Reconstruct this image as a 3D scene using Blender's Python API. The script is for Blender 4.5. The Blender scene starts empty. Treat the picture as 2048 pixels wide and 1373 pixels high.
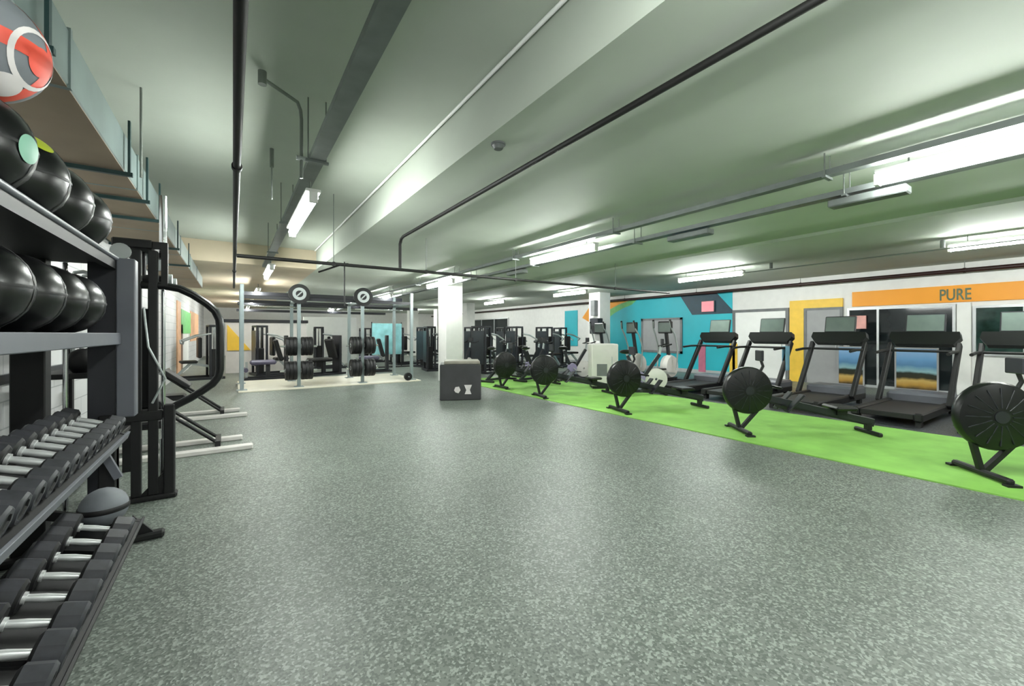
import bpy, bmesh, math, random
from mathutils import Vector, Matrix
random.seed(7)
PI = math.pi
C = bpy.context.scene.collection
R = math.radians

# ------------------------------------------------------------------ camera, world, exposure
CAM_H = 1.30
W_, H_ = 2048.0, 1373.0
F_PX = 837.0
cd = bpy.data.cameras.new('camera'); cam = bpy.data.objects.new('camera', cd); C.objects.link(cam)
cd.sensor_fit = 'HORIZONTAL'; cd.sensor_width = 36.0; cd.lens = 36.0 * F_PX / W_
cd.shift_y = -(H_ / 2 - 668.0) / W_
cd.clip_start = 0.05; cd.clip_end = 200
cam.location = (0, 0, CAM_H)
cam.rotation_euler = (R(90), 0, -math.atan2(0.555, 0.832))
bpy.context.scene.camera = cam

wd = bpy.data.worlds.new('world'); bpy.context.scene.world = wd; wd.use_nodes = True
wd.node_tree.nodes['Background'].inputs[0].default_value = (0.8, 0.9, 0.85, 1)
wd.node_tree.nodes['Background'].inputs[1].default_value = 0.3

sc = bpy.context.scene
sc.view_settings.view_transform = 'Standard'; sc.view_settings.look = 'None'
sc.view_settings.gamma = 1.0; sc.view_settings.use_curve_mapping = False
sc.view_settings.exposure = 1.0
TUBE = 62.0            # emission strength of the fluorescent tubes

# ------------------------------------------------------------------ materials
def srgb(r, g, b):
    f = lambda c: (c / 255 / 12.92) if c / 255 <= 0.04045 else ((c / 255 + 0.055) / 1.055) ** 2.4
    return (f(r), f(g), f(b), 1)

def mat(name, col, rough=0.5, metal=0.0, var=0.12, scale=6.0, bump=0.0, bscale=60.0, spec=0.5, emis=None, es=0):
    m = bpy.data.materials.new(name); m.use_nodes = True
    nt = m.node_tree; b = nt.nodes['Principled BSDF']
    c = srgb(*col)
    b.inputs['Roughness'].default_value = rough; b.inputs['Metallic'].default_value = metal
    b.inputs['Specular IOR Level'].default_value = spec
    tc = nt.nodes.new('ShaderNodeTexCoord')
    n = nt.nodes.new('ShaderNodeTexNoise'); n.inputs['Scale'].default_value = scale; n.inputs['Detail'].default_value = 3
    nt.links.new(tc.outputs['Object'], n.inputs['Vector'])
    rp = nt.nodes.new('ShaderNodeValToRGB')
    rp.color_ramp.elements[0].position = 0.3; rp.color_ramp.elements[1].position = 0.7
    rp.color_ramp.elements[0].color = tuple(x * (1 - var) for x in c[:3]) + (1,)
    rp.color_ramp.elements[1].color = tuple(min(1, x * (1 + var)) for x in c[:3]) + (1,)
    nt.links.new(n.outputs['Fac'], rp.inputs['Fac']); nt.links.new(rp.outputs['Color'], b.inputs['Base Color'])
    if bump:
        n2 = nt.nodes.new('ShaderNodeTexNoise'); n2.inputs['Scale'].default_value = bscale
        nt.links.new(tc.outputs['Object'], n2.inputs['Vector'])
        bp = nt.nodes.new('ShaderNodeBump'); bp.inputs['Strength'].default_value = bump
        nt.links.new(n2.outputs['Fac'], bp.inputs['Height']); nt.links.new(bp.outputs['Normal'], b.inputs['Normal'])
    if emis:
        b.inputs['Emission Color'].default_value = srgb(*emis); b.inputs['Emission Strength'].default_value = es
    return m

def speckle_floor(name, base, dark, light, rough):
    m = bpy.data.materials.new(name); m.use_nodes = True
    nt = m.node_tree; b = nt.nodes['Principled BSDF']; L = nt.links
    b.inputs['Roughness'].default_value = rough
    tc = nt.nodes.new('ShaderNodeTexCoord')
    v = nt.nodes.new('ShaderNodeTexVoronoi'); v.inputs['Scale'].default_value = 95
    L.new(tc.outputs['Object'], v.inputs['Vector'])
    sep = nt.nodes.new('ShaderNodeSeparateColor'); L.new(v.outputs['Color'], sep.inputs['Color'])
    rp = nt.nodes.new('ShaderNodeValToRGB'); rp.color_ramp.interpolation = 'CONSTANT'
    e = rp.color_ramp.elements
    e[0].position = 0; e[0].color = srgb(*dark)
    e[1].position = 0.34; e[1].color = srgb(*base)
    x = e.new(0.80); x.color = srgb(*light)
    L.new(sep.outputs[0], rp.inputs['Fac'])
    n = nt.nodes.new('ShaderNodeTexNoise'); n.inputs['Scale'].default_value = 1.3; n.inputs['Detail'].default_value = 5
    L.new(tc.outputs['Object'], n.inputs['Vector'])
    mp = nt.nodes.new('ShaderNodeMapRange'); mp.inputs['From Min'].default_value = .3; mp.inputs['From Max'].default_value = .7
    mp.inputs['To Min'].default_value = 0.88; mp.inputs['To Max'].default_value = 1.1
    L.new(n.outputs['Fac'], mp.inputs['Value'])
    mx = nt.nodes.new('ShaderNodeMix'); mx.data_type = 'RGBA'; mx.blend_type = 'MULTIPLY'; mx.inputs['Factor'].default_value = 1
    L.new(rp.outputs['Color'], mx.inputs[6]); L.new(mp.outputs['Result'], mx.inputs[7])
    L.new(mx.outputs[2], b.inputs['Base Color'])
    bp = nt.nodes.new('ShaderNodeBump'); bp.inputs['Strength'].default_value = 0.15; bp.inputs['Distance'].default_value = .004
    L.new(v.outputs['Distance'], bp.inputs['Height']); L.new(bp.outputs['Normal'], b.inputs['Normal'])
    return m

def brick_wall(name, col, mortar, rotx=True):
    m = bpy.data.materials.new(name); m.use_nodes = True
    nt = m.node_tree; b = nt.nodes['Principled BSDF']; L = nt.links
    b.inputs['Roughness'].default_value = 0.5
    tc = nt.nodes.new('ShaderNodeTexCoord')
    s = nt.nodes.new('ShaderNodeSeparateXYZ'); L.new(tc.outputs['Object'], s.inputs[0])
    cb = nt.nodes.new('ShaderNodeCombineXYZ'); L.new(s.outputs['Y'], cb.inputs['X']); L.new(s.outputs['Z'], cb.inputs['Y'])
    br = nt.nodes.new('ShaderNodeTexBrick')
    br.inputs['Color1'].default_value = srgb(*col); br.inputs['Color2'].default_value = srgb(*[c - 8 for c in col])
    br.inputs['Mortar'].default_value = srgb(*mortar); br.inputs['Scale'].default_value = 1
    br.inputs['Brick Width'].default_value = 0.42; br.inputs['Row Height'].default_value = 0.2; br.inputs['Mortar Size'].default_value = 0.006
    L.new(cb.outputs[0], br.inputs['Vector']); L.new(br.outputs['Color'], b.inputs['Base Color'])
    return m

def banded(name, stops, z0, z1, rough=0.35):
    """printed picture: horizontal colour bands along local Z"""
    m = bpy.data.materials.new(name); m.use_nodes = True
    nt = m.node_tree; b = nt.nodes['Principled BSDF']; L = nt.links
    b.inputs['Roughness'].default_value = rough
    tc = nt.nodes.new('ShaderNodeTexCoord')
    s = nt.nodes.new('ShaderNodeSeparateXYZ'); L.new(tc.outputs['Object'], s.inputs[0])
    n = nt.nodes.new('ShaderNodeTexNoise'); n.inputs['Scale'].default_value = 4; L.new(tc.outputs['Object'], n.inputs['Vector'])
    ad = nt.nodes.new('ShaderNodeMath'); ad.operation = 'MULTIPLY_ADD'; ad.inputs[1].default_value = 0.12
    L.new(n.outputs['Fac'], ad.inputs[0]); L.new(s.outputs['Z'], ad.inputs[2])
    mp = nt.nodes.new('ShaderNodeMapRange'); mp.inputs['From Min'].default_value = z0; mp.inputs['From Max'].default_value = z1
    L.new(ad.outputs[0], mp.inputs['Value'])
    rp = nt.nodes.new('ShaderNodeValToRGB'); e = rp.color_ramp.elements
    e[0].position = stops[0][0]; e[0].color = srgb(*stops[0][1]); e[1].position = stops[-1][0]; e[1].color = srgb(*stops[-1][1])
    for p, c in stops[1:-1]:
        x = e.new(p); x.color = srgb(*c)
    L.new(mp.outputs['Result'], rp.inputs['Fac']); L.new(rp.outputs['Color'], b.inputs['Base Color'])
    return m

M = {}
M['floor'] = speckle_floor('rubber_floor', (110, 117, 110), (86, 93, 87), (142, 150, 142), 0.45)
M['mat'] = speckle_floor('dark_rubber', (70, 72, 78), (48, 50, 54), (100, 104, 108), 0.4)
M['turf'] = mat('turf', (132, 186, 84), 0.8, var=0.14, scale=3, bump=0.6, bscale=260)
M['ceil'] = mat('painted_concrete', (184, 191, 180), 0.7, var=0.05, scale=1.2, bump=0.1, bscale=30)
M['ceil_warm'] = mat('warm_concrete', (200, 186, 162), 0.7, var=0.07, scale=1.5)
M['white'] = mat('white_paint', (236, 235, 232), 0.5, var=0.03)
M['brick'] = brick_wall('white_block', (205, 205, 206), (158, 160, 163))
M['teal'] = mat('teal_paint', (40, 182, 198), 0.5, var=0.12, scale=0.8)
M['teal_pale'] = mat('pale_teal_cloth', (130, 186, 190), 0.6, var=0.3, scale=3)
M['shroud'] = mat('dark_shroud', (38, 47, 53), 0.35, var=0.3, scale=2)
M['navy'] = mat('navy_paint', (28, 62, 78), 0.5, var=0.1)
M['green_paint'] = mat('green_paint', (112, 190, 110), 0.5)
M['yellow'] = mat('yellow_paint', (245, 200, 70), 0.5, var=0.05)
M['orange'] = mat('orange_paint', (250, 164, 40), 0.5, var=0.07, scale=0.7)
M['peach'] = mat('peach_paint', (226, 176, 136), 0.5)
M['brown'] = mat('brown_paint', (120, 84, 62), 0.5)
M['sign_dark'] = mat('sign_grey_green', (92, 108, 84), 0.5)
M['door_grey'] = mat('door_grey', (158, 158, 160), 0.5, var=0.04)
M['frame_grey'] = mat('frame_grey', (112, 114, 116), 0.5)
M['alu'] = mat('brushed_frame', (196, 198, 200), 0.35, 0.4, var=0.04)
M['bright_panel'] = mat('bright_white', (248, 248, 246), 0.5, var=0.02)
M['glass_dark'] = mat('dark_glass', (30, 36, 38), 0.06, var=0.5, scale=1.2)
M['glass_green'] = mat('green_tinted_glass', (44, 66, 60), 0.08, var=0.6, scale=3)
M['black'] = mat('black_powder_coat', (12, 12, 14), 0.55, var=0.15)
M['black_gloss'] = mat('black_gloss', (11, 12, 13), 0.32, var=0.2)
M['rubber'] = mat('black_rubber', (15, 15, 17), 0.55, var=0.2, bump=0.15)
M['head_grey'] = mat('mottled_grey_rubber', (47, 48, 53), 0.45, var=0.3, scale=25, bump=0.1)  # mottled grey for the rims of the dumbbell heads
M['steel_grey'] = mat('grey_powder_coat', (96, 98, 106), 0.4, var=0.06)
M['dark_grey'] = mat('dark_grey_coat', (32, 33, 39), 0.45, var=0.1)
M['chrome'] = mat('chrome', (215, 218, 220), 0.16, 1.0, var=0.03)
M['silver'] = mat('silver_paint', (178, 184, 184), 0.35, 0.5, var=0.05)
M['grip'] = mat('bright_grip_steel', (214, 216, 216), 0.36, 0.45, var=0.08, scale=20)
M['rig'] = mat('rig_steel', (150, 162, 164), 0.35, 0.5, var=0.06)
M['cream'] = mat('pale_wood_platform', (232, 226, 208), 0.4, var=0.06, scale=3)
M['pipe_black'] = mat('black_iron_pipe', (16, 15, 14), 0.6, var=0.2)
M['pipe_red'] = mat('dark_red_pipe', (46, 22, 20), 0.45, var=0.2)
M['pipe_grey'] = mat('grey_conduit', (118, 124, 118), 0.5, var=0.1)
M['galv'] = mat('galvanised_duct', (112, 126, 124), 0.42, 0.35, var=0.18, scale=2.0)
M['tray'] = mat('galvanised_tray', (120, 126, 124), 0.45, 0.4, var=0.12)
M['duct_tan'] = mat('tan_insulation', (150, 132, 112), 0.7, var=0.1, scale=2)
M['hanger'] = mat('dark_teal_hanger', (24, 52, 52), 0.5)
M['pad'] = mat('purple_grey_vinyl', (92, 88, 112), 0.45)
M['pad_black'] = mat('black_vinyl', (14, 14, 17), 0.4)
M['plywhite'] = mat('off_white_shell', (218, 214, 210), 0.4, var=0.04)
M['screen'] = mat('grey_green_screen', (98, 110, 105), 0.25, var=0.08)
M['purple'] = mat('lilac_plastic', (150, 140, 175), 0.4)
M['red_ball'] = mat('red_ball_band', (226, 84, 66), 0.55, bump=0.1)
M['grey_ball'] = mat('grey_ball_skin', (112, 116, 122), 0.6, var=0.15, scale=8, bump=0.1)
M['white_print'] = mat('white_print', (222, 216, 216), 0.5)
M['lime'] = mat('lime_print', (192, 206, 60), 0.5)
M['mint'] = mat('mint_print', (120, 168, 146), 0.5)
M['foam'] = mat('charcoal_box_vinyl', (58, 58, 60), 0.55, var=0.15, scale=5)
M['foam_top'] = mat('tan_box_top', (150, 146, 134), 0.55)
M['exit'] = mat('red_sign_face', (226, 120, 125), 0.5, emis=(230, 110, 120), es=0.6)
M['tube'] = mat('lit_tube', (255, 255, 255), 0.4, var=0.0, emis=(250, 255, 250), es=TUBE)
M['poster'] = banded('landscape_poster', [(0.0, (60, 40, 14)), (0.10, (40, 30, 8)), (0.2, (170, 130, 50)), (0.3, (196, 164, 92)), (0.36, (40, 36, 12)), (0.46, (24, 34, 22)), (0.52, (150, 190, 196)), (0.66, (78, 128, 170)), (0.8, (110, 158, 205)), (1.0, (140, 180, 220))], 0, 0.93)
M['pink'] = mat('pink_panel', (226, 164, 156), 0.5)
M['magenta'] = mat('magenta_panel', (196, 112, 138), 0.5)
M['towel'] = mat('light_blue_cloth', (140, 190, 216), 0.8)

# ------------------------------------------------------------------ mesh helpers
class MB:
    def __init__(s): s.bm = bmesh.new(); s.mats = []
    def mi(s, m):
        if m is None: return 0
        if m not in s.mats: s.mats.append(m)
        return s.mats.index(m)
    def _fin(s, vs, m, smooth, bev=0):
        fs = set(f for v in vs for f in v.link_faces)
        i = s.mi(m)
        for f in fs: f.material_index = i; f.smooth = smooth
        if bev:
            es = list(set(e for v in vs for e in v.link_edges))
            r = bmesh.ops.bevel(s.bm, geom=es, offset=bev, segments=1, affect='EDGES', profile=0.5)
            for f in r['faces']: f.material_index = i
    def box(s, x0, x1, y0, y1, z0, z1, m=None, bev=0, mtx=None):
        mt = Matrix.Translation(((x0 + x1) / 2, (y0 + y1) / 2, (z0 + z1) / 2)) @ Matrix.Diagonal((abs(x1 - x0), abs(y1 - y0), abs(z1 - z0), 1))
        if mtx: mt = mtx @ mt
        vs = bmesh.ops.create_cube(s.bm, size=1, matrix=mt)['verts']
        s._fin(vs, m, False, bev); return s
    def bar(s, a, b, w, h, m=None, bev=0, up=(0, 0, 1)):
        """rectangular bar between two points; w sideways, h along up"""
        a = Vector(a); b = Vector(b); d = b - a; L = d.length; x = d.normalized(); u = Vector(up)
        if abs(x.dot(u)) > 0.98: u = Vector((1, 0, 0))
        y = u.cross(x).normalized(); z = x.cross(y)
        rot = Matrix((x, y, z)).transposed().to_4x4()
        mt = Matrix.Translation((a + b) / 2) @ rot @ Matrix.Diagonal((L, w, h, 1))
        vs = bmesh.ops.create_cube(s.bm, size=1, matrix=mt)['verts']
        s._fin(vs, m, False, bev); return s
    def cyl(s, a, b, r, m=None, r2=None, n=14, cap=True):
        a = Vector(a); b = Vector(b); d = b - a
        rot = d.to_track_quat('Z', 'Y').to_matrix().to_4x4()
        mt = Matrix.Translation((a + b) / 2) @ rot
        vs = bmesh.ops.create_cone(s.bm, cap_ends=cap, segments=n, radius1=r, radius2=r if r2 is None else r2, depth=d.length, matrix=mt)['verts']
        i = s.mi(m)
        for f in set(f for v in vs for f in v.link_faces):
            f.material_index = i; f.smooth = len(f.verts) == 4
        return s
    def tube(s, pts, r, m=None, n=10, closed=False):
        P = [Vector(p) for p in pts]; N = len(P); rings = []
        up = Vector((0, 0, 1)); i = s.mi(m); prev = None
        for k in range(N):
            if closed: t = (P[(k + 1) % N] - P[k - 1])
            elif k == 0: t = P[1] - P[0]
            elif k == N - 1: t = P[-1] - P[-2]
            else: t = (P[k + 1] - P[k]).normalized() + (P[k] - P[k - 1]).normalized()
            t.normalize()
            if prev is None:
                u = up if abs(t.dot(up)) < 0.9 else Vector((1, 0, 0))
                a = u.cross(t).normalized()
            else:
                a = (prev - t * prev.dot(t)).normalized()
            prev = a; b = t.cross(a)
            rings.append([s.bm.verts.new(P[k] + (a * math.cos(2 * PI * j / n) + b * math.sin(2 * PI * j / n)) * r) for j in range(n)])
        rng = N if closed else N - 1
        for k in range(rng):
            A = rings[k]; B = rings[(k + 1) % N]
            for j in range(n):
                f = s.bm.faces.new((A[j], A[(j + 1) % n], B[(j + 1) % n], B[j])); f.material_index = i; f.smooth = True
        if not closed:
            for q in (rings[0][::-1], rings[-1]):
                f = s.bm.faces.new(q); f.material_index = i
        return s
    def lathe(s, prof, m=None, n=28, origin=(0, 0, 0), axis='Z', ms=None):
        """prof: list of (r, h); ms: optional material per segment"""
        O = Vector(origin); rings = []
        def P(r, h, a):
            c, q = r * math.cos(a), r * math.sin(a)
            return O + Vector({'Z': (c, q, h), 'X': (h, c, q), 'Y': (q, h, c)}[axis])
        for r, h in prof:
            if r < 1e-6: rings.append([s.bm.verts.new(P(0, h, 0))])
            else: rings.append([s.bm.verts.new(P(r, h, 2 * PI * j / n)) for j in range(n)])
        for k in range(len(prof) - 1):
            A, B = rings[k], rings[k + 1]; i = s.mi(ms[k] if ms else m)
            for j in range(n):
                a0 = A[j % len(A)]; a1 = A[(j + 1) % len(A)]; b0 = B[j % len(B)]; b1 = B[(j + 1) % len(B)]
                q = []
                for v in (a0, a1, b1, b0):
                    if v not in q: q.append(v)
                if len(q) > 2:
                    f = s.bm.faces.new(q); f.material_index = i; f.smooth = True
        return s
    def prism(s, pts, axis, lo, hi, m=None):
        """2-D outline extruded along an axis: X -> pts are (y,z), Y -> (x,z), Z -> (x,y)"""
        def P(p, h): return {'X': (h, p[0], p[1]), 'Y': (p[0], h, p[1]), 'Z': (p[0], p[1], h)}[axis]
        A = [s.bm.verts.new(P(p, lo)) for p in pts]; B = [s.bm.verts.new(P(p, hi)) for p in pts]; i = s.mi(m)
        fs = [s.bm.faces.new(A[::-1]), s.bm.faces.new(B)]
        for k in range(len(pts)): fs.append(s.bm.faces.new((A[k], A[(k + 1) % len(pts)], B[(k + 1) % len(pts)], B[k])))
        for f in fs: f.material_index = i
        return s
    def ball(s, c, r, m=None, sub=3, sc=(1, 1, 1)):
        vs = bmesh.ops.create_icosphere(s.bm, subdivisions=sub, radius=r, matrix=Matrix.Translation(c) @ Matrix.Diagonal((*sc, 1)))['verts']
        s._fin(vs, m, True); return s
    def build(s, name, parent=None, label=None, sharp=True):
        bmesh.ops.recalc_face_normals(s.bm, faces=s.bm.faces)
        me = bpy.data.meshes.new(name)
        for e in s.bm.edges:
            if len(e.link_faces) == 2 and e.calc_face_angle(0) > R(38): e.smooth = False
        s.bm.to_mesh(me); s.bm.free()
        for m in s.mats: me.materials.append(M[m])
        if not s.mats: me.materials.append(M['black'])
        o = bpy.data.objects.new(name, me); C.objects.link(o)
        if parent: o.parent = parent
        if label: o['label'] = label
        return o

def thing(name, label, cat, loc=(0, 0, 0), rz=0, group=None):
    o = bpy.data.objects.new(name, None); C.objects.link(o); o.empty_display_size = .1
    o.location = loc; o.rotation_euler = (0, 0, rz); o['label'] = label; o['category'] = cat
    if group: o['group'] = group
    return o
def tag(o, label, cat, group=None, kind=None):
    o['label'] = label; o['category'] = cat
    if group: o['group'] = group
    if kind: o['kind'] = kind
    return o
def struct(mb, name):
    o = mb.build(name); o['kind'] = 'structure'; return o
def dup(root, loc, rot=None, label=None, group=None):
    r = root.copy(); C.objects.link(r); r.location = loc
    if rot is not None: r.rotation_euler = rot
    if label: r['label'] = label
    if group: r['group'] = group
    for ch in list(root.children):
        c = ch.copy(); C.objects.link(c); c.parent = r
        for g in list(ch.children):
            d = g.copy(); C.objects.link(d); d.parent = c
    return r
ORD = ['first', 'second', 'third', 'fourth', 'fifth', 'sixth', 'seventh', 'eighth', 'ninth', 'tenth', 'eleventh', 'twelfth', 'thirteenth', 'fourteenth', 'fifteenth', 'sixteenth', 'seventeenth', 'eighteenth']

# ------------------------------------------------------------------ room shell
XL, XR, YF, YB = -1.4, 12.8, -8.0, 30.0
ZH, ZL, ZS = 3.3, 2.85, 2.80
struct(MB().box(XL - .2, XR + .2, YF - .2, YB + .2, -.12, 0, 'floor'), 'floor')
c = MB()
c.box(XL - .2, 1.67, YF - .2, 11.0, ZH, ZH + .2, 'ceil')
c.box(1.67, 7.4, YF - .2, YB + .2, ZL, ZH + .2, 'ceil')
c.box(7.4, XR + .2, YF - .2, YB + .2, ZS, ZH + .2, 'ceil')
c.box(XL - .2, 1.67, 11.0, YB + .2, ZL, ZH + .2, 'ceil_warm')
struct(c, 'ceiling')
struct(MB().box(XL - .2, XL, YF, YB, 0, ZH, 'brick'), 'wall_left')
struct(MB().box(XR, XR + .2, YF, YB, 0, ZH, 'white'), 'wall_right')
struct(MB().box(XL - .2, XR + .2, YB, YB + .2, 0, ZH, 'white'), 'wall_back')
struct(MB().box(XL - .2, XR + .2, YF - .2, YF, 0, ZH, 'white'), 'wall_front')
struct(MB().box(-.2, 2.2, 16.6, 16.75, 0, 1.68, 'plywhite'), 'wall_partition')
struct(MB().box(-.25, 2.25, 16.55, 16.8, 1.68, 1.78, 'dark_grey', .01), 'trim_1')
struct(MB().box(XL, XL + .02, -2, 12, .93, 1.0, 'dark_grey'), 'trim_2')
struct(MB().box(XR - .02, XR, YF, 4.0, 0, .12, 'alu').box(XR - .02, XR, 6.95, YB, 0, .12, 'alu'), 'baseboard_right')

tag(MB().box(5.1, 7.5, -6, 10.6, 0, .012, 'turf').build('turf_strip'), 'bright green artificial grass strip running beside the grey floor under the rowers', 'artificial grass')
tag(MB().box(7.52, 11.2, -6, 11.0, 0, .01, 'mat').build('rubber_matting'), 'dark rubber matting under the row of treadmills', 'floor mat')
tag(MB().box(.1, 4.3, 10.95, 13.4, 0, .03, 'cream', .004).build('lifting_platform'), 'pale wooden lifting platform under the squat rig', 'platform')

# columns
def column(x, y, s, h, label):
    t = thing('column', label, 'column', (x, y, 0))
    MB().box(-s / 2, s / 2, -s / 2, s / 2, 0, h, 'white', .012).build('shaft', t)
    return t
column(4.97, 10.5, .50, ZL, 'white square column rising behind the dark plyo box')
column(9.6, 18.2, .44, ZS, 'slim white column just right of the column behind the plyo box')
column(11.2, 11.0, .55, ZS, 'white square column behind the white cabinet near the teal wall')
column(8.9, 24.0, .5, ZS, 'distant white column seen right of the squat rig')
column(10.6, 24.0, .5, ZS, 'distant white column above the dark weight machines')

# ------------------------------------------------------------------ right wall dressing
def wy(px):       # pixel column -> Y on the right wall
    k = (px - 1024) / F_PX; d = XR / (.555 + .832 * k); return .832 * d - .555 * k * d
t = thing('mural', 'teal painted wall mural with navy corner and yellow arc', 'mural', (XR - .016, 9.5, 0))
arc = [(12.5, 1.5), (12.2, 1.85), (11.75, 2.12), (11.3, 2.3), (10.85, 2.42), (10.6, 2.6)]
loc = lambda L_: [(y - 9.5, z) for y, z in L_]
MB().prism(loc([(6.95, 0), (6.95, 2.6)] + [(y, z) for y, z in arc[::-1]] + [(12.5, 0)]), 'X', 0, .012, 'teal').build('teal_field', t)
MB().prism(loc([(6.85, 1.93), (8.3, 1.93), (8.75, 2.6), (7.45, 2.6)]), 'X', -.006, 0, 'navy').build('navy_field', t)
MB().prism(loc(arc + [(10.9, 2.6), (11.5, 2.46), (11.95, 2.3), (12.4, 2.02), (12.7, 1.6)]), 'X', 0, .012, 'green_paint').build('green_edge', t)
MB().prism(loc([(10.95, 2.6), (11.5, 2.47), (11.95, 2.31), (12.4, 2.03), (12.72, 1.6), (13.6, 2.0), (13.0, 2.6)]), 'X', 0, .012, 'orange').build('yellow_arc', t)
tag(MB().box(XR - .03, XR, 13.9, 14.75, .75, 2.35, 'teal', .004).build('wall_banner'), 'narrow teal banner on the wall left of the column by the white cabinet', 'banner')
t = thing('exit_sign', 'small red illuminated sign on the navy mural corner', 'exit sign', (XR - .075, 7.72, 2.0))
MB().box(0, .04, -.22, .22, 0, .36, 'frame_grey', .006).build('sign_case', t)
MB().box(-.006, 0, -.2, .2, .02, .34, 'exit').build('sign_face', t)
# framed mirror in the mural
t = thing('wall_mirror', 'framed grey mirror set in the teal mural behind the cross trainers', 'mirror', (XR - .052, 9.52, .62))
f = MB()
for a, b, z0, z1 in ((-.86, -.78, 0, 1.24), (.78, .86, 0, 1.24), (-.86, .86, 0, .08), (-.86, .86, 1.16, 1.24)): f.box(0, .03, a, b, z0, z1, 'frame_grey')
f.build('mirror_frame', t); MB().box(.012, .03, -.78, .78, .08, 1.16, 'door_grey').build('mirror_glass', t)
# door_1 (white) and door_2 (grey in yellow portal)
d1 = thing('door_1', 'white doorway', 'door', (XR - .05, 6.15, 0)); d1['kind'] = 'structure'
del d1['label']; del d1['category']
f = MB().box(0, .05, -.78, -.70, 0, 2.02, 'frame_grey').box(0, .05, .70, .78, 0, 2.02, 'frame_grey').box(0, .05, -.70, .70, 1.94, 2.02, 'frame_grey')
f.build('door_frame', d1); MB().box(.02, .05, -.7, .7, 0, 1.94, 'bright_panel').build('door_leaf', d1)
MB().box(0, .02, -.62, -.59, .9, 1.15, 'alu').build('door_handle', d1.children[-1])
d2 = thing('door_2', '', '', (XR - .06, 4.6, 0)); d2['kind'] = 'structure'; del d2['label']; del d2['category']
f = MB().box(0, .06, .40, .74, 0, 2.2, 'yellow').box(0, .06, -.46, .40, 1.98, 2.2, 'yellow')
f.build('door_surround', d2)
f = MB().box(.01, .06, .34, .40, 0, 1.98, 'frame_grey').box(.01, .06, -.46, -.40, 0, 1.98, 'frame_grey').box(.01, .06, -.40, .34, 1.92, 1.98, 'frame_grey')
f.build('door_frame', d2); MB().box(.03, .06, -.4, .34, 0, 1.92, 'door_grey').build('door_leaf', d2)
MB().box(.0, .03, -.34, -.31, .9, 1.15, 'alu').build('door_handle', d2)
# storefront glazing
def window(n, y0, y1, z0, z1, glass, mull=()):
    w = thing('window_%d' % n, '', '', (XR - .06, (y0 + y1) / 2, z0)); w['kind'] = 'structure'; del w['label']; del w['category']
    h = (y1 - y0) / 2; H = z1 - z0
    f = MB().box(0, .06, -h, -h + .05, 0, H, 'alu').box(0, .06, h - .05, h, 0, H, 'alu').box(0, .06, -h + .05, h - .05, 0, .05, 'alu').box(0, .06, -h + .05, h - .05, H - .05, H, 'alu')
    for y in mull: f.box(0, .06, y - (y0 + y1) / 2 - .02, y - (y0 + y1) / 2 + .02, .05, H - .05, 'alu')
    f.build('window_frame', w); MB().box(.03, .045, -h + .05, h - .05, .05, H - .05, glass).build('window_pane', w)
window(1, 2.16, 4.05, .02, 1.93, 'glass_dark', (3.45,))
window(2, 1.2, 1.92, .85, 1.88, 'glass_green')
window(3, -.6, 1.12, .85, 1.88, 'glass_green', (.3,))
struct(MB().box(XR - .1, XR, 1.93, 2.14, 0, 1.95, 'white', .005), 'trim_3')
# sign band
t = thing('wall_sign', 'long orange sign band with dark capital letters above the windows', 'sign', (XR - .04, 1.2, 1.97))
MB().box(0, .04, -2.4, 2.75, 0, .36, 'orange', .004).build('sign_board', t)
cu = bpy.data.curves.new('lettering', 'FONT'); cu.body = 'PURE'; cu.size = .34; cu.extrude = .006; cu.offset = .004; cu.align_x = 'CENTER'; cu.space_character = 1.02
to = bpy.data.objects.new('tmp', cu); C.objects.link(to); bpy.context.view_layer.update()
me = bpy.data.meshes.new_from_object(to.evaluated_get(bpy.context.evaluated_depsgraph_get())); bpy.data.objects.remove(to)
me.materials.clear(); me.materials.append(M['sign_dark'])
lo = bpy.data.objects.new('lettering', me); C.objects.link(lo); lo.parent = t
lo.location = (-.008, wy(1911) - 1.2, .05); lo.rotation_euler = (R(90), 0, R(-90)); lo.scale = (.6, 1.0, 1)
# posters and panels
for (a, b, lab) in ((wy(1732), wy(1678), 'framed landscape poster standing behind the treadmill nearest the yellow doorway'), (wy(1880), wy(1792), 'framed landscape poster behind the treadmill under the orange sign')):
    w = (b - a) / 2
    t = thing('poster', lab, 'poster', (XR - .11, (a + b) / 2, .03))
    f = MB()
    for q in ((-w, -w + .03, 0, .96), (w - .03, w, 0, .96), (-w + .03, w - .03, 0, .03), (-w + .03, w - .03, .93, .96)): f.box(0, .04, *q, 'door_grey')
    f.build('poster_frame', t); MB().box(.01, .03, -w + .03, w - .03, .03, .93, 'poster').build('picture', t)
tag(MB().box(XR - .1, XR - .06, wy(1735), wy(1700), 1.42, 1.74, 'pink', .004).build('notice_panel'), 'pale pink panel on the dark glass above the poster', 'panel')
tag(MB().box(XR - .035, XR - .012, wy(1412), wy(1398), .05, .95, 'magenta', .004).build('wall_panel'), 'narrow pink panel low on the teal wall beside a treadmill', 'panel')
tag(MB().box(XR - .05, XR - .02, wy(1476), wy(1467) + .1, .1, 1.0, 'yellow', .004).build('wall_panel'), 'narrow yellow strip low on the wall between teal mural and white door', 'panel')
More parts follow.
